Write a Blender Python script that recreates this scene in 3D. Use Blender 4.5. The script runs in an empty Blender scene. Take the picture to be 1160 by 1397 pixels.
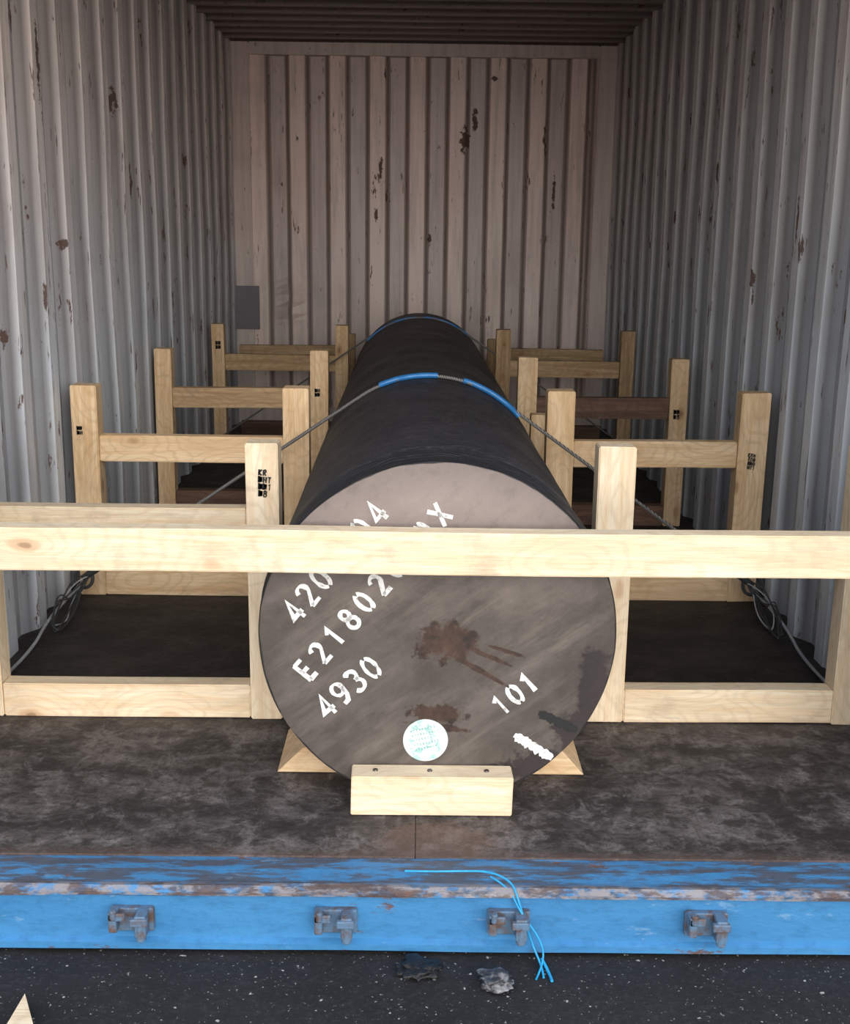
import bpy, bmesh, math, random
from mathutils import Vector, Matrix, noise
random.seed(7)
scene=bpy.context.scene
try:
    scene.view_settings.view_transform='Standard'
    scene.view_settings.look='None'
except Exception as e: print(e)
COL=scene.collection
rad=math.radians
# ------------------------------------------------------------ node helpers
class NB:
    def __init__(s,name):
        s.m=bpy.data.materials.new(name); s.m.use_nodes=True
        s.t=s.m.node_tree; s.n=s.t.nodes; s.l=s.t.links
        s.b=s.n['Principled BSDF']; s.tc=s.n.new('ShaderNodeTexCoord')
        s.obj=s.tc.outputs['Object']
    def _in(s,sock,v):
        if isinstance(v,bpy.types.NodeSocket): s.l.new(v,sock)
        elif v is not None: sock.default_value=v
    def mp(s,vec,scale=(1,1,1),rot=(0,0,0),loc=(0,0,0)):
        n=s.n.new('ShaderNodeMapping'); s._in(n.inputs[0],vec)
        n.inputs['Scale'].default_value=scale; n.inputs['Rotation'].default_value=rot; n.inputs['Location'].default_value=loc
        return n.outputs[0]
    def noise(s,vec,scale=5,detail=4,rough=.55,dist=0):
        n=s.n.new('ShaderNodeTexNoise'); s._in(n.inputs['Vector'],vec)
        n.inputs['Scale'].default_value=scale; n.inputs['Detail'].default_value=detail
        n.inputs['Roughness'].default_value=rough; n.inputs['Distortion'].default_value=dist
        return n.outputs[0]
    def math(s,op,a,b=None,clamp=False):
        n=s.n.new('ShaderNodeMath'); n.operation=op; n.use_clamp=clamp
        s._in(n.inputs[0],a); s._in(n.inputs[1],b); return n.outputs[0]
    def vm(s,op,a,b=None):
        n=s.n.new('ShaderNodeVectorMath'); n.operation=op
        s._in(n.inputs[0],a); s._in(n.inputs[1],b)
        return n.outputs['Value'] if op=='LENGTH' else n.outputs[0]
    def rng(s,v,a,b,c=0.,d=1.):
        n=s.n.new('ShaderNodeMapRange'); s._in(n.inputs[0],v)
        for i,x in zip((1,2,3,4),(a,b,c,d)): n.inputs[i].default_value=x
        return n.outputs[0]
    def mix(s,f,a,b,mode='MIX'):
        n=s.n.new('ShaderNodeMix'); n.data_type='RGBA'; n.blend_type=mode
        s._in(n.inputs[0],f)
        s._in(n.inputs[6],a if isinstance(a,bpy.types.NodeSocket) else (*a,1))
        s._in(n.inputs[7],b if isinstance(b,bpy.types.NodeSocket) else (*b,1))
        return n.outputs[2]
    def xyz(s,v):
        n=s.n.new('ShaderNodeSeparateXYZ'); s._in(n.inputs[0],v); return n.outputs
    def attr(s,name):
        n=s.n.new('ShaderNodeAttribute'); n.attribute_name=name; return n.outputs['Fac']
    def bump(s,h,strength=.3,dist=.01):
        n=s.n.new('ShaderNodeBump'); n.inputs['Strength'].default_value=strength
        n.inputs['Distance'].default_value=dist; s._in(n.inputs['Height'],h)
        s.l.new(n.outputs[0],s.b.inputs['Normal'])
    def spot(s,c,r,nz,amt=1.2,rot=None):
        d=s.vm('SUBTRACT',s.obj,c)
        if rot is not None: d=s.mp(d,(1,1,1),(0,rot,0))
        d=s.vm('DIVIDE',d,r); L=s.vm('LENGTH',d)
        k=s.math('ADD',L,s.math('MULTIPLY',s.math('SUBTRACT',nz,.5),amt*2))
        return s.rng(k,1.05,.8)
    def done(s,color,rough=.6,metal=0.,spec=None):
        s._in(s.b.inputs['Base Color'],color if isinstance(color,bpy.types.NodeSocket) else (*color,1))
        s._in(s.b.inputs['Roughness'],rough); s._in(s.b.inputs['Metallic'],metal)
        if spec is not None: s.b.inputs['Specular IOR Level'].default_value=spec
        return s.m
def plain(name,c,rough=.6,metal=0.,var=.25,sc=30):
    k=NB(name); n=k.noise(k.obj,sc,3)
    return k.done(k.mix(n,tuple(x*(1-var) for x in c),tuple(min(1,x*(1+var)) for x in c)),rough,metal)

def wood_mat(name,base,dark,knot=(.34,.17,.08),knotty=1.):
    k=NB(name)
    oi=k.n.new('ShaderNodeObjectInfo')
    off=k.math('MULTIPLY',oi.outputs['Random'],37.)
    cx=k.n.new('ShaderNodeCombineXYZ')
    for i in range(3): k.l.new(off,cx.inputs[i])
    v=k.vm('ADD',k.obj,cx.outputs[0])
    vo=k.n.new('ShaderNodeTexVoronoi'); vo.feature='F1'
    dv=k.n.new('ShaderNodeTexNoise'); k.l.new(v,dv.inputs['Vector']); dv.inputs['Scale'].default_value=12
    vd=k.vm('ADD',k.mp(v,(4.2,8,8)),k.vm('MULTIPLY',dv.outputs['Color'],(.16,.16,.16)))
    k.l.new(vd,vo.inputs['Vector']); vo.inputs['Scale'].default_value=1.
    d=vo.outputs['Distance']
    g=k.noise(k.mp(v,(1.1,22,22)),2.2,5,.6,.8)
    g2=k.noise(k.mp(v,(.8,6,6)),2.,3,.5)
    fine=k.noise(k.mp(v,(6,160,160)),2,3)
    grime=k.noise(v,9,5,.7)
    ring=k.math('SINE',k.math('ADD',k.math('MULTIPLY',d,40.),k.math('MULTIPLY',g2,22.)))
    c=k.mix(k.rng(g,.38,.62),base,dark)
    c=k.mix(k.math('MULTIPLY',k.rng(ring,.2,1.),.38),c,tuple(x*.80 for x in dark))
    c=k.mix(k.math('MULTIPLY',k.rng(g2,.5,.70),.5),c,tuple(x*.80 for x in dark))
    c=k.mix(k.math('MULTIPLY',k.rng(fine,.48,.75),.4),c,tuple(x*.60 for x in dark))
    c=k.mix(k.math('MULTIPLY',k.rng(grime,.54,.72),.30),c,(.22,.17,.14))
    kn=k.rng(d,.15,.09); core=k.rng(d,.07,.04); halo=k.rng(d,.32,.12)
    c=k.mix(k.math('MULTIPLY',halo,.30*knotty),c,tuple((a*1.8+b)/2.8 for a,b in zip(dark,knot)))
    c=k.mix(k.math('MULTIPLY',kn,.5*knotty),c,knot)
    c=k.mix(k.math('MULTIPLY',core,.6*knotty),c,tuple(x*.4 for x in knot))
    br=k.rng(oi.outputs['Random'],0,1,.88,1.06)
    hs=k.n.new('ShaderNodeHueSaturation'); k.l.new(c,hs.inputs['Color']); k.l.new(br,hs.inputs['Value'])
    k.bump(k.math('ADD',g,fine),.35,.003)
    return k.done(hs.outputs[0],.8)
WOOD=wood_mat('pine_timber',(.84,.64,.41),(.68,.45,.24))
WOODP=wood_mat('pale_pine',(.85,.72,.53),(.78,.59,.38),(.50,.27,.14))
WOODD=wood_mat('brown_timber',(.20,.11,.07),(.10,.055,.04),(.05,.03,.02))
WOODM=wood_mat('weathered_timber',(.62,.44,.26),(.42,.27,.14))

def wall_mat(name,warm,cool,spots,thr=.66,zr=(.7,1.9),recd=.45,line=.5):
    k=NB(name); P=k.obj; z=k.xyz(P)[2]
    gn=k.noise(k.mp(P,(1,1,.35)),3.,5,.6)
    f=k.rng(k.math('ADD',z,k.math('MULTIPLY',k.math('SUBTRACT',gn,.5),1.2)),*zr)
    c=k.mix(f,cool,warm)
    gr=k.noise(k.mp(P,(7,7,.45)),3.5,6,.65)
    c=k.mix(k.math('MULTIPLY',k.rng(gr,.45,.72),.42),c,(.22,.16,.135))
    bl=k.noise(P,2.1,5,.7)
    c=k.mix(k.math('MULTIPLY',k.rng(bl,.52,.72),.35),c,(.34,.27,.24))
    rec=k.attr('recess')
    c=k.mix(k.math('MULTIPLY',rec,recd),c,(.17,.165,.18))  # recessed flats darkened: rib shade painted into the wall colour
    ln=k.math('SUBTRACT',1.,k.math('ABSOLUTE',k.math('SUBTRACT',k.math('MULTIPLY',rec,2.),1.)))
    c=k.mix(k.math('MULTIPLY',ln,line),c,(.07,.055,.05))  # dark line along each rib slope, also shade painted into the colour
    nz=k.noise(P,30,4,.65)
    r1=k.noise(k.mp(P,(3.2,3.2,1.0)),4.6,5,.7)
    rust=k.rng(r1,thr,thr+.025)
    r2=k.noise(k.mp(P,(9,9,1.2)),5,4,.65)
    rust=k.math('MAXIMUM',rust,k.math('MULTIPLY',k.rng(r2,thr,thr+.04),.85))
    for c0,r0 in spots: rust=k.math('MAXIMUM',rust,k.spot(c0,r0,nz,1.7))
    rc=k.mix(nz,(.035,.018,.014),(.17,.075,.045))
    c=k.mix(k.math('MULTIPLY',rust,.9),c,rc)
    k.bump(k.math('ADD',k.math('MULTIPLY',gn,.6),k.math('MULTIPLY',rust,-.3)),.25,.01)
    return k.done(c,k.rng(rust,0,1,.42,.9))
# ------------------------------------------------------------ mesh helpers
def link(o,parent=None):
    COL.objects.link(o)
    if parent: o.parent=parent
    return o
def mesh_obj(name,verts,faces,mats,parent=None,smooth=False,fm=None):
    me=bpy.data.meshes.new(name); me.from_pydata([tuple(v) for v in verts],[],faces); me.update()
    for m in (mats if isinstance(mats,list) else [mats]): me.materials.append(m)
    if fm:
        for p,i in zip(me.polygons,fm): p.material_index=i
    if smooth:
        for p in me.polygons: p.use_smooth=True
    return link(bpy.data.objects.new(name,me),parent)
def empty(name,loc=(0,0,0)):
    e=bpy.data.objects.new(name,None); e.location=loc; e.empty_display_size=.1; return link(e)
def bm_box(bm,lo,hi):
    r=bmesh.ops.create_cube(bm,size=1)
    for v in r['verts']:
        v.co=Vector([lo[i]+(v.co[i]+.5)*(hi[i]-lo[i]) for i in range(3)])
    return r['verts']
def box_obj(name,boxes,mat,parent=None,bev=.003):
    bm=bmesh.new()
    for lo,hi in boxes: bm_box(bm,lo,hi)
    if bev: bmesh.ops.bevel(bm,geom=bm.edges[:],offset=bev,segments=2,affect='EDGES')
    me=bpy.data.meshes.new(name); bm.to_mesh(me); bm.free(); me.materials.append(mat)
    return link(bpy.data.objects.new(name,me),parent)
def beam(name,lo,hi,mat,parent,tilt=.4,bev=.003):
    """timber: mesh runs along its local X, so the grain follows its length"""
    lo=Vector(lo);hi=Vector(hi); c=(lo+hi)/2; d=hi-lo
    ax=max(range(3),key=lambda i:d[i])
    if ax==0: R=Matrix.Identity(3); L=(d.x,d.y,d.z)
    elif ax==1: R=Matrix.Rotation(rad(90),3,'Z'); L=(d.y,d.x,d.z)
    else: R=Matrix.Rotation(rad(-90),3,'Y'); L=(d.z,d.y,d.x)
    bm=bmesh.new(); r=bmesh.ops.create_cube(bm,size=1)
    for v in r['verts']: v.co=Vector((v.co.x*L[0],v.co.y*L[1],v.co.z*L[2]))
    ends=[e for e in bm.edges if abs(e.verts[0].co.x-e.verts[1].co.x)>1e-4]
    bmesh.ops.subdivide_edges(bm,edges=ends,cuts=7)
    s=random.random()*50
    for v in bm.verts:
        q=noise.noise(Vector((v.co.x*1.5+s,s,0)))*.003; v.co.y+=q*.6; v.co.z+=q
        if abs(v.co.x)>L[0]/2-1e-4: v.co.x+=noise.noise(Vector((v.co.y*20+s,v.co.z*20,s)))*.003
    sharp=[e for e in bm.edges if e.calc_face_angle(0)>.8]
    bmesh.ops.bevel(bm,geom=sharp,offset=bev,segments=2,affect='EDGES')
    me=bpy.data.meshes.new(name); bm.to_mesh(me); bm.free(); me.materials.append(mat)
    o=link(bpy.data.objects.new(name,me),parent)
    t=Matrix.Rotation(rad(random.uniform(-tilt,tilt)),3,'Y') if ax==2 else Matrix.Rotation(rad(random.uniform(-tilt,tilt))*.5,3,'Y')
    M=(t@R).to_4x4(); M.translation=c
    if parent: M=Matrix.Translation(-Vector(parent.location))@M
    o.matrix_basis=M
    return o
def curve(name,pts,r,mat,parent=None,smooth=True,res=6):
    cu=bpy.data.curves.new(name,'CURVE'); cu.dimensions='3D'; cu.bevel_depth=r; cu.bevel_resolution=3; cu.use_fill_caps=True
    if smooth:
        sp=cu.splines.new('NURBS'); sp.points.add(len(pts)-1); sp.order_u=3; sp.use_endpoint_u=True
    else:
        sp=cu.splines.new('POLY'); sp.points.add(len(pts)-1)
    for p,q in zip(sp.points,pts): p.co=(*q,1)
    cu.resolution_u=res; cu.materials.append(mat)
    return link(bpy.data.objects.new(name,cu),parent)
# -------- stencil / brush lettering as flat ribbons
def arcp(cx,cy,rx,ry,a0,a1,n=10): return [(cx+rx*math.cos(rad(a0+(a1-a0)*i/n)),cy+ry*math.sin(rad(a0+(a1-a0)*i/n))) for i in range(n+1)]
GL={'0':[arcp(.3,.5,.25,.47,100,260,14),arcp(.3,.5,.25,.47,80,-80,14)],
 '1':[[(.12,.78),(.32,.97),(.32,.02)]],
 '2':[arcp(.3,.72,.24,.26,170,-30,12)+[(.06,.03)],[(.06,.04),(.57,.04)]],
 '3':[arcp(.27,.75,.24,.23,150,-80,10),arcp(.27,.28,.27,.26,80,-150,12)],
 '4':[[(.43,.0),(.43,.97),(.03,.28),(.6,.28)]],
 '8':[arcp(.3,.75,.2,.22,0,360,16),arcp(.3,.27,.25,.26,0,360,16)],
 '9':[arcp(.3,.70,.24,.27,0,360,16),[(.54,.7),(.5,.3),(.36,.08),(.12,.04)]],
 'E':[[(.1,0),(.1,1)],[(.1,.96),(.55,.96)],[(.1,.5),(.48,.5)],[(.1,.04),(.55,.04)]],
 'X':[[(.03,0),(.57,1)],[(.03,1),(.57,0)]],
 'K':[[(.1,0),(.1,1)],[(.55,1),(.12,.45),(.57,0)]],'R':[[(.1,0),(.1,1)],arcp(.2,.74,.3,.24,90,-90,8)+[(.1,.5)],[(.25,.5),(.55,0)]],
 'H':[[(.08,0),(.08,1)],[(.53,0),(.53,1)],[(.08,.5),(.53,.5)]],'T':[[(.3,0),(.3,1)],[(.02,.96),(.58,.96)]],
 'D':[[(.1,0),(.1,1)],arcp(.15,.5,.4,.47,90,-90,10)],'B':[[(.1,0),(.1,1)],arcp(.15,.75,.33,.23,90,-90,8),arcp(.15,.27,.38,.25,90,-90,8)],
 '#':[[(0,0),(0,1.1)],[(.2,0),(.25,1)],[(.5,.1),(.45,1)],[(0,.2),(.6,.25)],[(0,.8),(.6,.7)],[(.1,.5),(.6,.5)]]}
def letters(name,s,h,adv,wid,M,mat,parent,jit=.0):
    vs=[];fs=[]
    for ci,ch in enumerate(s):
        if ch not in GL: continue
        ox=ci*adv
        for pl in GL[ch]:
            pts=[Vector((ox+p[0]*h*.95,p[1]*h)) for p in pl]; n=len(pts)
            base=len(vs)
            for i,p in enumerate(pts):
                d1=(pts[i]-pts[i-1]).normalized() if i else (pts[1]-pts[0]).normalized()
                d2=(pts[i+1]-pts[i]).normalized() if i<n-1 else d1
                t=(d1+d2); t=t.normalized() if t.length>.2 else d2
                nn=Vector((-t.y,t.x))*wid/2/max(.6,t.dot(d2))
                w=1+jit*noise.noise(Vector((p.x*90,p.y*90,ci)))
                for sg in (1,-1):
                    q=p+nn*w*sg; v=M@Vector((q.x,q.y,0)); vs.append(v)
            for i in range(n-1): fs.append((base+2*i,base+2*i+1,base+2*i+3,base+2*i+2))
    return mesh_obj(name,vs,fs,mat,parent)

# ------------------------------------------------------------ container shell
XW=1.212; YF=2.10; YB=7.83; HC=2.40
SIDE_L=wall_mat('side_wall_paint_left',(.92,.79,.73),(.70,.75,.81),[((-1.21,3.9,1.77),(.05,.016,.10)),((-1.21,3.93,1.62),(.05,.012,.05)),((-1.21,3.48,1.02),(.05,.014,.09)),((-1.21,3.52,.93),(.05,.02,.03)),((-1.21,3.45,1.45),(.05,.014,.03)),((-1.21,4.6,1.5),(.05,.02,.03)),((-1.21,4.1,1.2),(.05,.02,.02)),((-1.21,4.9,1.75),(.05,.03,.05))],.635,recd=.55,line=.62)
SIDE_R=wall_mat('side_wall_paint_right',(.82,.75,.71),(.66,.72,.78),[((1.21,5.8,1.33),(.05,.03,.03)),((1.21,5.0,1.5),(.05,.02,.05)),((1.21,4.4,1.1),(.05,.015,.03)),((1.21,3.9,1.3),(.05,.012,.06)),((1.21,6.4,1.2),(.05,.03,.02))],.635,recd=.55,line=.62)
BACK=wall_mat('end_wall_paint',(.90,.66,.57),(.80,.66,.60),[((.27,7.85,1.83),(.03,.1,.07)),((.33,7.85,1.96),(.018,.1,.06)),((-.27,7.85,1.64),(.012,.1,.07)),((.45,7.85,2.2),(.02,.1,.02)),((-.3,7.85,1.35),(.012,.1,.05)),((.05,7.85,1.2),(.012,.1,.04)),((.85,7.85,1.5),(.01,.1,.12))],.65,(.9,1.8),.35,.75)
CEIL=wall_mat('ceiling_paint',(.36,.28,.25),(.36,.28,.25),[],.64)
def profile(a,b,pitch,depth,flat=.27):
    out=[];t=a;sl=(1-2*flat)/2
    while t<b:
        for f,o in ((0,0),(flat,0),(flat+sl,depth),(2*flat+sl,depth)):
            q=t+f*pitch
            if q<b: out.append((q,o))
        t+=pitch
    out.append((b,0)); return out
def corr(name,pr,fn,us,mat,thick=.003):
    vs=[];fs=[];n=len(us);att=[];mx=max(o for t,o in pr)
    for t,o in pr:
        for u in us: vs.append(fn(t,o,u)); att.append(o/mx)
    for i in range(len(pr)-1):
        for j in range(n-1):
            a=i*n+j; fs.append((a,a+1,a+n+1,a+n))
    o=mesh_obj(name,vs,fs,mat)
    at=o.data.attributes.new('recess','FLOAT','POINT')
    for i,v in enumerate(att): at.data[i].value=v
    m=o.modifiers.new('thick','SOLIDIFY'); m.thickness=thick; m.offset=0
    return o
zs=[i*(HC+.01)/24 for i in range(25)]
def dentL(t,o,u,s):
    w=noise.noise(Vector((t*1.3,u*1.3,s*9)))*.008
    return s*(XW+o+w)
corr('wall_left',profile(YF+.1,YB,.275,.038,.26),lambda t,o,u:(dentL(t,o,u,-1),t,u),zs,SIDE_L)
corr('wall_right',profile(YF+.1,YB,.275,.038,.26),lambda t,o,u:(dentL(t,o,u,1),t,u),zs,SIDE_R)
zs2=[i*HC/60 for i in range(61)]
def backf(t,o,u):
    y=YB+o+noise.noise(Vector((t*2,u*1.2,3)))*.012
    for cx,cz,r,a in ((-.905,.83,.07,.06),(-.87,.74,.05,-.035),(-.93,1.6,.09,.025),(.35,1.5,.25,.02),(.6,.9,.2,.02)):
        d=math.hypot(t-cx,(u-cz)*.7)/r
        y+=a*math.exp(-d*d*2)
    return (t,y,u)
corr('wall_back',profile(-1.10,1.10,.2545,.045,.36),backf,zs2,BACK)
pr=profile(YF+.05,YB+.05,.21,.022,.28)
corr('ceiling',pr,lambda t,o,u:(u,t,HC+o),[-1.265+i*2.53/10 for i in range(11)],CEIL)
BLUE_EXT=plain('container_blue_paint',(.03,.20,.45),.5,0,.2,8)
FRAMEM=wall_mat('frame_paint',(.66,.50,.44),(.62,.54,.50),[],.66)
box_obj('container_end_frame',[((-1.25,YB-.03,0),(-1.10,YB+.09,HC)),((1.10,YB-.03,0),(1.25,YB+.09,HC)),
   ((-1.10,YB-.03,HC-.075),(1.10,YB+.09,HC)),((-1.10,YB-.03,0),(1.10,YB+.06,.1))],FRAMEM,None,.006)
box_obj('container_end_patch',[((-1.245,YB-.045,.62),(-1.06,YB-.034,.90))],plain('grey_patch_paint',(.17,.155,.17),.6,0,.2,10),None,.002)
box_obj('container_door_frame',[((-1.29,YF-.08,-.14),(-1.215,YF+.1,2.55)),((1.215,YF-.08,-.14),(1.29,YF+.1,2.55)),
   ((-1.215,YF-.08,2.42),(1.215,YF+.06,2.55))],BLUE_EXT,None,.006)
box_obj('container_side_rails',[((-1.285,YF+.1,-.14),(-1.258,YB+.09,-.035)),((1.258,YF+.1,-.14),(1.285,YB+.09,-.035)),
   ((-1.285,YF+.1,2.36),(-1.262,YB+.09,2.46)),((1.262,YF+.1,2.36),(1.285,YB+.09,2.46))],BLUE_EXT,None,.003)
# ------------------------------------------------------------ floor
k=NB('container_plywood_floor'); P=k.obj; X,Y,Z=k.xyz(P)
n1=k.noise(k.mp(P,(1.4,2.2,1)),2.8,7,.72,.4); n2=k.noise(k.mp(P,(3,2.2,1),(0,0,.12)),5,7,.75,.6); n3=k.noise(P,60,4,.7); n4=k.noise(P,15,6,.75,.3)
gw=k.noise(k.mp(P,(90,2.5,1)),2,4,.6)
c=k.mix(k.rng(n1,.40,.62),(.024,.020,.021),(.140,.120,.118))
c=k.mix(k.math('MULTIPLY',k.rng(n2,.50,.64),.6),c,(.25,.22,.215))
c=k.mix(k.math('MULTIPLY',k.rng(n4,.48,.58),.8),c,(.020,.016,.017))
c=k.mix(k.math('MULTIPLY',k.rng(n3,.5,.66),.6),c,(.010,.008,.009))
c=k.mix(k.math('MULTIPLY',k.rng(gw,.55,.7),.45),c,(.03,.02,.018))
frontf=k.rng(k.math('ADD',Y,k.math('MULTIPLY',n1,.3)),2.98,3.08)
c=k.mix(k.math('MULTIPLY',frontf,.8),c,(.016,.012,.011))  # floor past the first braces darkened; the shade is painted into the colour
mid=k.spot((.04,2.24,0),(.13,.09,1),n3,.6)
c=k.mix(k.math('MULTIPLY',mid,.5),c,(.16,.095,.075))
edge=k.rng(k.math('ADD',Y,k.math('MULTIPLY',n4,-.06)),2.185,2.15)
c=k.mix(k.math('MULTIPLY',edge,.7),c,(.10,.065,.055))
k.bump(k.math('ADD',n3,k.math('ADD',n2,n4)),.7,.008)
FLOOR=k.done(c,k.rng(n1,.3,.7,.75,.5))
boards=[]
ycuts=[2.18,3.40,4.62,5.84,YB-.035]
for i in range(4):
    for x0,x1 in ((-1.248,-.0006),(.0006,1.248)):
        boards.append(((x0,ycuts[i]+.0008,-.03),(x1,ycuts[i+1]-.0008,0)))
box_obj('floor',boards,FLOOR,None,.0005)
# ------------------------------------------------------------ door sill
def sill_mat(name,amt,top=False):
    k=NB(name); P=k.obj; X,Y,Z=k.xyz(P)
    a=k.noise(k.mp(P,(1,2.5,3)),6,6,.72); b=k.noise(k.mp(P,(1,1,2)),30,5,.7); g=k.noise(k.mp(P,(1,6,6)),2.2,3)
    c=k.mix(g,(.032,.165,.37),(.062,.25,.49))
    c=k.mix(k.math('MULTIPLY',k.rng(b,.48,.72),.4),c,(.02,.085,.18))
    if top:
        w=k.noise(k.mp(P,(1.5,9,9),(0,0,0),(2,5,1)),5,6,.75)
        c=k.mix(k.math('MULTIPLY',k.rng(w,.45,.54),.88),c,k.mix(b,(.030,.026,.03),(.11,.105,.115)))
        lip=k.rng(Y,.030,.016)
        c=k.mix(k.math('MULTIPLY',lip,k.rng(b,.42,.55)),c,(.24,.22,.23))
        c=k.mix(k.math('MULTIPLY',lip,k.math('MULTIPLY',k.rng(a,.50,.56),.8)),c,(.075,.045,.038))
    edge=k.math('MAXIMUM',k.rng(Z,-.028,-.008),k.rng(Z,-.118,-.135))
    if top: edge=0.
    r=k.math('ADD',a,k.math('MULTIPLY',edge,.13))
    r=k.math('ADD',r,k.math('MULTIPLY',k.math('SUBTRACT',b,.5),.25))
    m=k.rng(r,amt,amt+.05)
    rc=k.mix(k.rng(b,.3,.7),(.05,.025,.02),(.17,.09,.065))
    c=k.mix(m,c,rc)
    w=k.noise(k.mp(P,(1,3,3),(0,0,0),(5,5,5)),9,4,.7)
    c=k.mix(k.math('MULTIPLY',k.rng(w,.64,.68),.3),c,(.28,.42,.56))
    k.bump(k.math('SUBTRACT',b,m),.4,.004)
    return k.done(c,k.rng(m,0,1,.42,.85))
SILLF=sill_mat('sill_blue_paint',.675); SILLT=sill_mat('sill_worn_top',.62,True)
sill=empty('container_door_sill',(0,2.06,0))
def wob(x,s): return noise.noise(Vector((x*3,s,0)))*.003
sec=[(.12,-.004),(.075,-.004),(.035,-.008),(.022,-.005),(.012,-.004),(.0,-.012),(.0,-.020),(.012,-.026),(.012,-.118),(.0,-.124),(.0,-.138),(.03,-.138)]
N=120;vs=[];fs=[];fm=[]
for i in range(N+1):
    x=-1.21+2.42*i/N
    for j,(y,z) in enumerate(sec): vs.append((x,y+wob(x,j),z+(wob(x,j+20) if j>1 else 0)))
m=len(sec)
for i in range(N):
    for j in range(m-1):
        fs.append((i*m+j,i*m+j+1,(i+1)*m+j+1,(i+1)*m+j)); fm.append(1 if j<6 else 0)
mesh_obj('sill_channel',vs,fs,[SILLF,SILLT],sill,fm=fm)
k=NB('keeper_steel'); n=k.noise(k.obj,40,5,.7)
KEEP2=k.done(k.mix(k.rng(n,.45,.62),(.10,.18,.28),(.12,.075,.06)),.6,.1)
for i,x in enumerate((-.555,-.155,.185,.575)):
    bm=bmesh.new()
    bm_box(bm,(x-.042,-.002,-.098),(x+.042,.014,-.048))
    bm_box(bm,(x-.040,-.030,-.085),(x-.024,.0,-.042))
    bm_box(bm,(x+.012,-.036,-.092),(x+.034,.0,-.046))
    bm_box(bm,(x-.040,-.030,-.060),(x-.008,-.022,-.044))
    bm_box(bm,(x+.004,-.040,-.066),(x+.038,-.028,-.050))
    bmesh.ops.create_cone(bm,cap_ends=True,segments=14,radius1=.010,radius2=.008,depth=.05,matrix=Matrix.Translation((x+.023,-.03,-.075)))
    bmesh.ops.create_cone(bm,cap_ends=True,segments=14,radius1=.007,radius2=.007,depth=.02,matrix=Matrix.Translation((x-.03,-.028,-.046)))
    bmesh.ops.bevel(bm,geom=bm.edges[:],offset=.002,segments=1,affect='EDGES')
    me=bpy.data.meshes.new('k'); bm.to_mesh(me); bm.free(); me.materials.append(KEEP2)
    link(bpy.data.objects.new('lock_keeper_%d'%(i+1),me),sill)
# ------------------------------------------------------------ ground
k=NB('asphalt'); P=k.obj
a=k.noise(P,3,6,.7); b=k.noise(P,90,4,.7); s1=k.noise(P,60,2,.5); s2=k.noise(P,150,2,.5)
c=k.mix(a,(.007,.007,.008),(.030,.029,.032)); c=k.mix(k.math('MULTIPLY',k.rng(b,.5,.75),.5),c,(.055,.055,.06))
c=k.mix(k.rng(s1,.70,.73),c,(.40,.38,.36)); c=k.mix(k.rng(s2,.69,.74),c,(.30,.29,.28)); k.bump(b,.6,.006)
ASP=k.done(c,.9,0,.3)
G=-.15
bm=bmesh.new(); bmesh.ops.create_grid(bm,x_segments=40,y_segments=40,size=20)
for v in bm.verts: v.co.z=G; v.co.y+=3
me=bpy.data.meshes.new('g'); bm.to_mesh(me); bm.free(); me.materials.append(ASP); link(bpy.data.objects.new('ground',me))

# ------------------------------------------------------------ steel bar
R=.391; LEN=4.70
k=NB('bar_black_skin'); P=k.obj
a=k.noise(k.mp(P,(1,1,1)),4,6,.7); b=k.noise(k.mp(P,(2,26,2)),5,4,.6); d=k.noise(P,70,6,.75)
c=k.mix(k.rng(a,.35,.7),(.011,.011,.013),(.036,.035,.042))
c=k.mix(k.math('MULTIPLY',k.rng(d,.52,.66),.55),c,(.15,.14,.15))
fine=k.noise(k.mp(P,(3,120,3)),2,3)
c=k.mix(k.math('MULTIPLY',k.rng(fine,.5,.75),.35),c,(.07,.068,.080))
Y=k.xyz(P)[1]
c=k.mix(k.math('MULTIPLY',k.rng(k.math('ADD',Y,k.math('MULTIPLY',a,.15)),.22,.15),.8),c,(.010,.009,.012))
k.bump(k.math('ADD',k.math('MULTIPLY',b,.6),k.math('ADD',d,fine)),.8,.010)
SKIN=k.done(c,k.rng(a,.3,.7,.60,.40))
k=NB('bar_cut_face'); P=k.obj; X,Y,Z=k.xyz(P)
rot=k.mp(P,(1,1,1),(0,rad(36),0))
st=k.noise(k.mp(rot,(1.,1,6)),3.,5,.6,.3); st2=k.noise(k.mp(rot,(2,1,60)),3,4,.6); bl=k.noise(P,5,6,.7,.4); nz=k.noise(P,24,5,.7); sm=k.noise(k.mp(rot,(2.,1,4)),4,7,.75,.5)
c=k.mix(k.rng(bl,.35,.65),(.066,.052,.043),(.112,.092,.078))
c=k.mix(k.math('MULTIPLY',k.rng(st,.45,.70),.6),c,(.215,.182,.158))
c=k.mix(k.math('MULTIPLY',k.rng(sm,.50,.66),.5),c,(.050,.038,.032))
c=k.mix(k.math('MULTIPLY',k.rng(st2,.45,.75),.18),c,(.045,.036,.032))
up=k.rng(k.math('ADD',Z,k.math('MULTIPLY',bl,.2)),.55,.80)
c=k.mix(k.math('MULTIPLY',up,.65),c,(.35,.285,.26))  # upper part of the face lightened: brighter light there is painted in
c=k.mix(k.math('MULTIPLY',k.rng(nz,.52,.72),.28),c,(.04,.03,.028))
def sp(u,v,ru,rv,amt=1.2,rt=None): return k.spot(((u-598)/624,0,R-(v-860)/599),(ru/624,1.,rv/599),nz,amt,rt)
dk=k.math('MAXIMUM',sp(611,866,42,29,1.5),sp(600,966,40,13,1.7))
for q in ((655,880,50,4,1.,rad(-24)),(650,902,55,4,.9,rad(-30)),(690,878,30,3,.8,rad(-18)),(600,985,46,5,1.2,rad(-8))):
    dk=k.math('MAXIMUM',dk,sp(*q))
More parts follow.
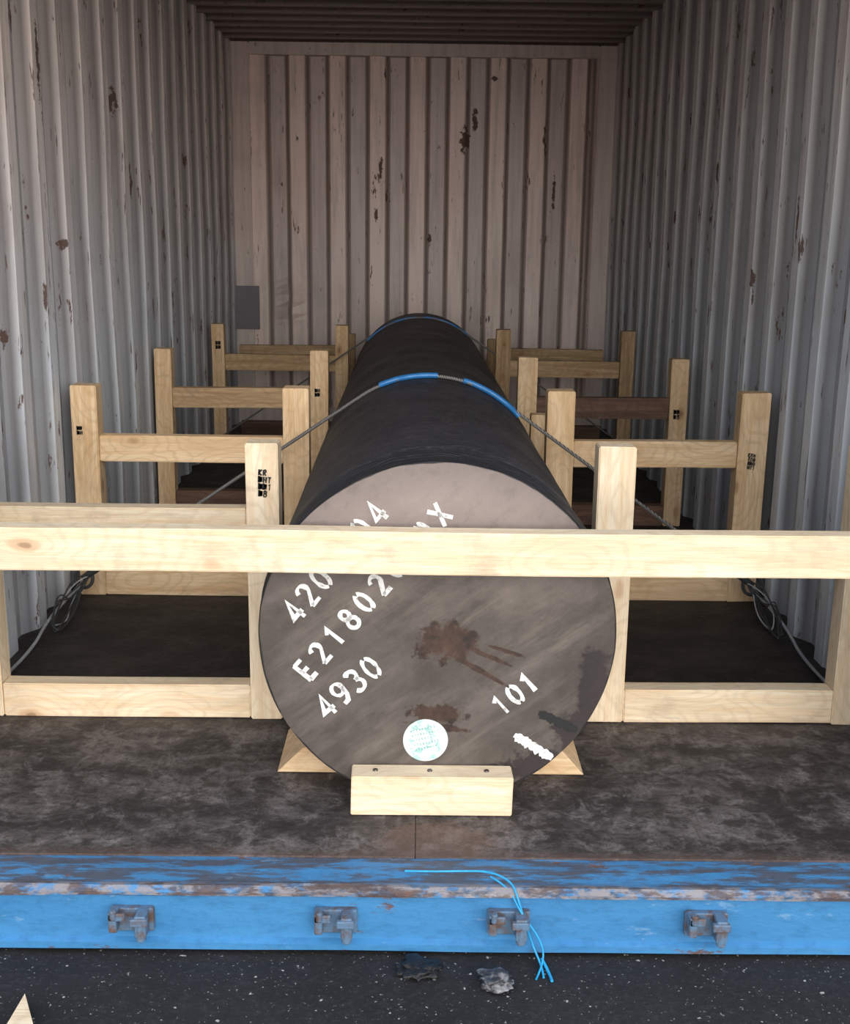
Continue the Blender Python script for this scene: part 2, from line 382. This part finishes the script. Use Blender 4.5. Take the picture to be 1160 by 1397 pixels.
c=k.mix(k.math('MULTIPLY',dk,.9),c,k.mix(k.rng(nz,.35,.65),(.018,.009,.007),(.085,.042,.026)))
dr=k.math('MAXIMUM',sp(815,955,28,85,1.0),sp(755,1042,75,26,1.2))
dr=k.math('MAXIMUM',dr,sp(800,1000,40,40,1.2))
c=k.mix(k.math('MULTIPLY',dr,.85),c,(.018,.012,.014))
ln=k.vm('LENGTH',k.vm('MULTIPLY',k.vm('SUBTRACT',P,(0,0,R)),(1,0,1)))
c=k.mix(k.math('MULTIPLY',k.rng(ln,R-.08,R),.3),c,(.05,.038,.033))
rim=k.rng(k.math('ADD',ln,k.math('MULTIPLY',k.math('SUBTRACT',k.noise(P,9,4),.5),.018)),R-.0055,R-.0035)
c=k.mix(rim,c,(.012,.011,.012))
k.bump(k.math('ADD',k.math('MULTIPLY',st2,.4),nz),.3,.003)
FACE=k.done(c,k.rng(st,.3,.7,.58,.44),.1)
bar=empty('steel_round_bar',(.044,2.42,0)); bar.rotation_euler=(0,0,math.atan2(.049,4.7))
SEG=200;NR=220
vs=[];fs=[];fm=[]
def rr(a,y):
    p=Vector((math.cos(a)*2,y*2.2,math.sin(a)*2))
    q=noise.noise(p)*.0018+noise.noise(p*3)*.0012
    w=max(0,math.sin(a)); e=.06+.045*noise.noise(Vector((math.cos(a)*4,3,math.sin(a)*4)))
    if w>0:
        q+=.009*w**.5*math.exp(-((y-e)/.02)**2)
        e2=e+.10+.05*noise.noise(Vector((math.cos(a)*3,8,math.sin(a)*3)))
        q+=.005*w**.5*math.exp(-((y-e2)/.018)**2)
    if y<.004: q-=.003
    return R+q
ys=[0,.003,.01]+[.02+.008*i for i in range(22)]+[.20+(LEN-.205)*i/(NR-1) for i in range(NR)]+[LEN]
for y in ys:
    for s in range(SEG):
        a=2*math.pi*s/SEG; r=rr(a,y)
        if y==LEN: r=R-.004
        low=max(0,-math.sin(a)); r=min(r,R) if low>.7 else r
        vs.append((r*math.cos(a),y,R+r*math.sin(a)))
for i in range(len(ys)-1):
    for s in range(SEG):
        s2=(s+1)%SEG; fs.append((i*SEG+s,i*SEG+s2,(i+1)*SEG+s2,(i+1)*SEG+s)); fm.append(0)
fs.append(tuple(range(SEG))[::-1]); fm.append(1)
b0=(len(ys)-1)*SEG; fs.append(tuple(range(b0,b0+SEG))); fm.append(0)
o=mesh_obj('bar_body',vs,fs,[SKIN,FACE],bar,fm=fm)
for p in o.data.polygons: p.use_smooth=(len(p.vertices)==4)
k=NB('white_stencil_paint'); n=k.noise(k.obj,55,5,.75)
PAINT=k.done(k.mix(k.rng(n,.52,.66),(.80,.80,.77),(.36,.33,.31)),.6)
INK=plain('black_ink',(.012,.011,.012),.6)
def F(u,v): return ((u-598)/624, R-(v-860)/599)
def facetext(name,s,p,q,h,wid=.0095):
    x,z=F(*p); x2,z2=F(*q); L=math.hypot(x2-x,z2-z); ang=math.atan2(z2-z,x2-x)
    adv=(L-.57*h)/(len(s)-1)
    M=Matrix.Translation((x,-.0014,z))@Matrix.Rotation(-ang,4,'Y')@Matrix.Rotation(rad(90),4,'X')
    letters(name,s,h,adv,wid,M,PAINT,bar,.5)
facetext('stencil_line_1','4201104',(410,842),(532,696),.052)
facetext('stencil_line_2','E21802000X',(424,922),(616,698),.050)
facetext('stencil_line_3','4930',(449,974),(525,908),.053)
facetext('stencil_mark_4','101',(690,970),(740,928),.048)
def stroke(name,p,q,w,mat,y=-.0016):
    p=Vector(F(*p));q=Vector(F(*q)); d=(q-p); n=Vector((-d.y,d.x)).normalized()*w; N=22;vs=[];fs=[]
    for i in range(N+1):
        c=p+d*i/N; a=1+.6*noise.noise(Vector((i*.6,w*99,1))); b=1+.9*noise.noise(Vector((i*.7,w*99,7)))
        e=min(1,.55+min(i,N-i)*.18)
        vs+= [(c.x+n.x*a*e,y,c.y+n.y*a*e),(c.x-n.x*b*e,y,c.y-n.y*b*e)]
    for i in range(N): fs.append((2*i,2*i+1,2*i+3,2*i+2))
    mesh_obj(name,vs,fs,mat,bar)
stroke('white_paint_stroke',(706,996),(760,1029),.0105,PAINT)
stroke('black_paint_stroke',(739,964),(793,989),.0100,INK,-.0018)
k=NB('sticker_paper'); P=k.obj
w1=k.noise(P,34,3,.6); w2=k.noise(k.mp(P,(1,1,5)),60,3)
c=k.mix(k.rng(w1,.52,.58),(.66,.73,.71),(.36,.56,.53)); c=k.mix(k.math('MULTIPLY',k.rng(w2,.56,.6),.8),c,(.80,.81,.78))
STK=k.done(c,.35)
sx,sz=F(583,1004); vs=[(sx,-.0018,sz)];fs=[]
for i in range(48):
    a=i*math.pi/24; vs.append((sx+.050*math.cos(a),-.0018,sz+.050*math.sin(a)))
for i in range(48): fs.append((0,1+(i+1)%48,1+i))
mesh_obj('round_sticker',vs,fs,STK,bar)
GRN=plain('sticker_green_print',(.12,.36,.32),.5)
for i in range(5):
    M=Matrix.Translation((sx-.033+.003*i,-.0024,sz+.018-.011*i))@Matrix.Rotation(rad(-14),4,'Y')@Matrix.Rotation(rad(90),4,'X')
    letters('sticker_print_%d'%i,'HTEBD40R2'[:9-i%3],.005,.0065,.0008,M,GRN,bar)

# ------------------------------------------------------------ timber bracing frames
ZT=.735
def stamp(parent,x,y,z,h=.012,rot=0,lines=('KRH','TD8','##')):
    for i,l in enumerate(lines):
        M=Matrix.Translation(Vector((x,y-.0035,z-i*h*1.2))-Vector(parent.location))@Matrix.Rotation(rad(rot),4,'Y')@Matrix.Rotation(rad(90),4,'X')
        letters('stamp_mark',l,h,h*.75,h*.24,M,INK,parent,.8)
def brace(side,y,xo0,xo1,xi0,xi1,ztop=ZT,rail=(.475,.565),mat=WOOD,mrail=WOOD,zt_in=None,outer=True,mlow=WOOD):
    e=empty('timber_brace_frame',((xo0+xi1)/2,y,0))
    zi=zt_in or ztop; t=.075
    if outer: beam('outer_post',(xo0,y,0.001),(xo1,y+t,ztop),mat,e)
    beam('inner_post',(xi0,y,0.001),(xi1,y+t,zi),mat,e,.15)
    a,b=(xo1,xi0) if side<0 else (xi1,xo0)
    beam('upper_rail',(a+.001,y+.012,rail[0]),(b-.001,y+.062,rail[1]),mrail,e)
    beam('lower_rail',(a+.001,y+.004,.001),(b-.001,y+.062,.092),mlow,e,.0)
    return e
L1=brace(-1,2.87,-1.175,-1.083,-.436,-.354,mat=WOODP,mrail=WOODP,mlow=WOODP)
L2=brace(-1,3.93,-1.180,-1.092,-.464,-.376)
L3=brace(-1,5.22,-1.185,-1.110,-.492,-.412,mrail=WOODM,mlow=WOODD)
L4=brace(-1,6.68,-1.185,-1.115,-.485,-.412,mrail=WOODM,mlow=WOODD)
L5=brace(-1,7.25,-1.185,-1.12,-.47,-.405,ztop=.64,mat=WOODM,mrail=WOODM,outer=False,rail=(.50,.565),mlow=WOODD)
R1=brace(1,2.87,1.092,1.18,.446,.540,mat=WOODP,mrail=WOODP,mlow=WOODP,rail=(.41,.495))
R2=brace(1,3.93,1.085,1.183,.432,.525)
R3=brace(1,5.02,1.075,1.150,.418,.500,mrail=WOODD,mlow=WOODD)
R4=brace(1,6.50,1.105,1.180,.415,.495,mat=WOODM,mrail=WOODM,mlow=WOODD)
R5=brace(1,7.20,1.12,1.185,.41,.48,ztop=.62,mat=WOODM,mrail=WOODM,outer=False,rail=(.50,.565),mlow=WOODD)
beam('spacer_post',(.435,4.55,.001),(.50,4.62,.56),WOOD,R3)
stamp(L1,-.402,2.87,.655,.015,6,('KR6','#HT','##1','#8'))
stamp(L2,-1.160,3.93,.585,.013,0,('##','#H'))
stamp(L4,-1.160,6.68,.62,.02,0,('##','##'))
stamp(L3,-.470,5.22,.55,.016,0,('#H','##'))
stamp(R2,1.118,3.93,.52,.012,10,('KRH','TD8','B#0','HT1'))
stamp(R3,1.095,5.02,.50,.018,0,('##','#8'))
fr=empty('timber_front_barrier',(0,2.33,0))
beam('crossbar',(-1.085,2.335,.557),(1.085,2.385,.648),WOODP,fr,0)
beam('end_post_left',(-1.19,2.33,.001),(-1.09,2.40,ZT),WOODP,fr,0)
beam('end_post_right',(1.09,2.33,.001),(1.19,2.40,ZT),WOODP,fr,0)
cb=empty('timber_chock_block',(.035,2.355,0))
beam('block',(-.142,2.352,.001),(.212,2.415,.092),WOODP,cb,0,.002)
NAIL=plain('nail_steel',(.12,.10,.09),.4,.8)
for i,x in enumerate((-.09,.03,.155)):
    bm=bmesh.new(); bmesh.ops.create_cone(bm,cap_ends=True,segments=12,radius1=.006,radius2=.005,depth=.003,matrix=Matrix.Translation((x-.035,.03,.0945)))
    me=bpy.data.meshes.new('nail'); bm.to_mesh(me); bm.free(); me.materials.append(NAIL); link(bpy.data.objects.new('nail_%d'%(i+1),me),cb)
def wedge(prof,y0,y1):
    n=len(prof); vs=[(x,0,z) for x,z in prof]+[(x,y1-y0,z) for x,z in prof]
    cx=sum(p[0] for p in prof)/n
    vs=[(x-cx,y,z) for x,y,z in vs]
    fs=[tuple(range(n)),tuple(range(2*n-1,n-1,-1))]+[(i,i+n,(i+1)%n+n,(i+1)%n) for i in range(n)]
    o=mesh_obj('timber_wedge',vs,fs,WOOD); o.location=(cx,y0,.001)
    bm=bmesh.new(); bm.from_mesh(o.data); bmesh.ops.recalc_face_normals(bm,faces=bm.faces[:]); bmesh.ops.bevel(bm,geom=bm.edges[:],offset=.002,segments=1,affect='EDGES'); bm.to_mesh(o.data); bm.free()
    return o
wedge([(-.330,0),(-.268,.062),(-.225,.078),(-.17,.044),(-.12,.018),(-.12,0)],2.56,2.80)
wedge([(.398,0),(.345,.060),(.315,.080),(.255,.042),(.205,.018),(.205,0)],2.56,2.80)

# ------------------------------------------------------------ lashings
k=NB('wire_rope'); w=k.n.new('ShaderNodeTexWave'); k.l.new(k.mp(k.obj,(1,1,1),(0,.6,.4)),w.inputs[0]); w.inputs['Scale'].default_value=60; w.inputs['Distortion'].default_value=1
c=k.mix(w.outputs[1],(.05,.045,.045),(.34,.33,.32)); k.bump(w.outputs[1],.6,.003); ROPE=k.done(c,.5,.4)
BLUE=plain('blue_plastic_sleeve',(.02,.16,.42),.35,0,.3,40)
GREYR=plain('grey_cord',(.42,.43,.45),.7,0,.3,60)
STEEL=plain('shackle_steel',(.08,.085,.09),.4,.5)
def barc(y): return .044-.0104*(y-2.42)
def lashing(y,xl,xr,zl,zr,sl,rr_=.006,sr=.0115):
    e=empty('wire_rope_lashing',(0,y,0)); cx=barc(y); r=R+.009
    def tang(px,pz,side):
        dx=px-cx; dz=pz-R; D=math.hypot(dx,dz); b=math.atan2(dz,dx); a=math.acos(r/D)
        if side<0:
            if b<0: b+=2*math.pi
            return b-a
        return b+a
    aL=tang(xl,zl,-1); aR=tang(xr,zr,1)
    N=40; pts=[(xl,0,zl)]
    for i in range(N+1):
        a=aL+(aR-aL)*i/N; pts.append((cx+r*math.cos(a),0,R+r*math.sin(a)))
    pts+=[(xr,0,zr)]
    curve('rope',pts,rr_,ROPE,e,False)
    for i,(a0,a1) in enumerate(sl):
        P=[]
        for j in range(17):
            a=rad(90-(a0+(a1-a0)*j/16)); P.append((cx+(r+.002)*math.cos(a),noise.noise(Vector((j*.3,i,y)))*.006,R+(r+.002)*math.sin(a)))
        curve('sleeve_%d'%(i+1),P,sr,BLUE,e,False)
    return e
lashing(3.85,-1.13,1.13,.09,.09,[(-24,4),(16,48)],.006,.0095)
lashing(6.60,-1.14,1.14,.10,.10,[(-48,-4),(2,40)],.005,.0055)
def anchor(x,y,z,s):
    e=empty('lashing_anchor',(x,y,0))
    P=[(.03*math.cos(a),.0,z+.01+.035*math.sin(a)) for a in [i*math.pi/10 for i in range(21)]]
    curve('ring',P,.006,STEEL,e)
    curve('clamp',[(0,0,z+.01),(-s*.03,-.01,z+.035),(-s*.07,-.01,z+.06)],.012,STEEL,e)
    for i in range(5):
        q=random.random(); p=random.random()
        curve('loop_%d'%i,[(-s*.02,-.01,z+.02),(s*.01,-.06-.05*q,z+.05-.03*i),(s*.03,-.16-.08*p,z-.05+.02*i),(s*(.035-.03*q),-.24-.10*p,.012+.01*q),(s*-.02*p,-.20-.04*i,.010),(s*(.02-.04*q),-.12,z-.05),(0,-.02,z)],.0024,GREYR if i in (1,) else STEEL,e)
    curve('tail',[(0,0,z),(s*.03,-.1,.05),(s*.04,-.3,.03),(s*.02,-.5,.012),(s*.03,-.7,.010)],.005,GREYR,e)
anchor(-1.14,3.84,.08,-1); anchor(1.14,3.84,.08,1)

# ------------------------------------------------------------ small things
TW=plain('blue_twine_plastic',(.02,.32,.62),.4,0,.3,60)
tw=empty('blue_twine',(.15,2.06,0))
curve('strand_1',[(-.17,.06,.003),(-.12,.05,.008),(-.06,.06,.004),(0,.05,.010),(.04,.02,.006),(.05,-.006,-.01),(.065,-.012,-.06),(.085,-.012,-.12),(.10,-.04,-.143),(.10,-.07,-.146)],.0022,TW,tw)
curve('strand_2',[(.0,.04,.004),(.035,.01,.0),(.055,-.012,-.04),(.10,-.02,-.10),(.105,-.03,-.14),(.085,-.075,-.146)],.002,TW,tw)
curve('strand_3',[(.10,-.025,-.135),(.112,-.05,-.146),(.115,-.08,-.146)],.003,TW,tw)
def crumple(name,loc,rad_,col1,col2,seed,flat=.4,rough=.35):
    bm=bmesh.new(); bmesh.ops.create_icosphere(bm,subdivisions=4,radius=rad_)
    for v in bm.verts:
        n=v.co.normalized(); s=Vector((seed,0,0)); f=1+.7*noise.noise(n*1.6+s)+.35*noise.noise(n*4+s)
        v.co=Vector((v.co.x*f*1.2,v.co.y*f,v.co.z*f*flat))
    mz=min(v.co.z for v in bm.verts)
    for v in bm.verts: v.co.z-=mz
    me=bpy.data.meshes.new(name); bm.to_mesh(me); bm.free()
    k=NB(name+'_film'); n=k.noise(k.obj,45,4,.6); k.bump(n,.8,.01); me.materials.append(k.done(k.mix(k.rng(n,.45,.62),col1,col2),rough))
    for p in me.polygons: p.use_smooth=True
    o=link(bpy.data.objects.new(name,me)); o.location=loc
crumple('crumpled_plastic_wrap',(.155,1.965,G),.027,(.04,.04,.045),(.22,.22,.23),3.)
crumple('black_plastic_scrap',(.01,2.01,G),.032,(.004,.004,.005),(.010,.010,.011),9.,.3,.5)
v=[(-.040,.06,0),(.075,-.17,0),(-.05,-.17,0)]
vs=[(a,b,.001) for a,b,_ in v]+[(a,b,.028) for a,b,_ in v]
o=mesh_obj('timber_offcut',vs,[(2,1,0),(3,4,5),(0,1,4,3),(1,2,5,4),(2,0,3,5)],WOODP); o.location=(-.675,1.835,G)

# ------------------------------------------------------------ light
w=bpy.data.worlds.new('sky'); scene.world=w; w.use_nodes=True
nt=w.node_tree; bg=nt.nodes['Background']
tc=nt.nodes.new('ShaderNodeTexCoord'); sx_=nt.nodes.new('ShaderNodeSeparateXYZ'); rp=nt.nodes.new('ShaderNodeValToRGB')
nt.links.new(tc.outputs['Generated'],sx_.inputs[0]); nt.links.new(sx_.outputs[2],rp.inputs[0]); nt.links.new(rp.outputs[0],bg.inputs[0])
rp.color_ramp.elements[0].color=(1.0,.97,.94,1); rp.color_ramp.elements[1].color=(.66,.80,1,1)
bg.inputs[1].default_value=1.85
sd=bpy.data.lights.new('sun','SUN'); sd.energy=3.2; sd.angle=rad(55); sd.color=(1,.94,.87)
so=link(bpy.data.objects.new('sun',sd)); so.rotation_euler=(rad(75),0,rad(14)); so.location=(2,-6,8)

# ------------------------------------------------------------ camera
cd=bpy.data.cameras.new('camera'); cam=link(bpy.data.objects.new('camera',cd))
cd.sensor_fit='VERTICAL'; cd.sensor_height=24; cd.lens=24*1600/1397; cd.clip_start=.05
M=Matrix.Rotation(rad(-.3),4,'Z')@Matrix.Rotation(rad(90-13.36),4,'X')@Matrix.Rotation(rad(.7),4,'Z')
M.translation=(0,0,1.246); cam.matrix_world=M
scene.camera=cam
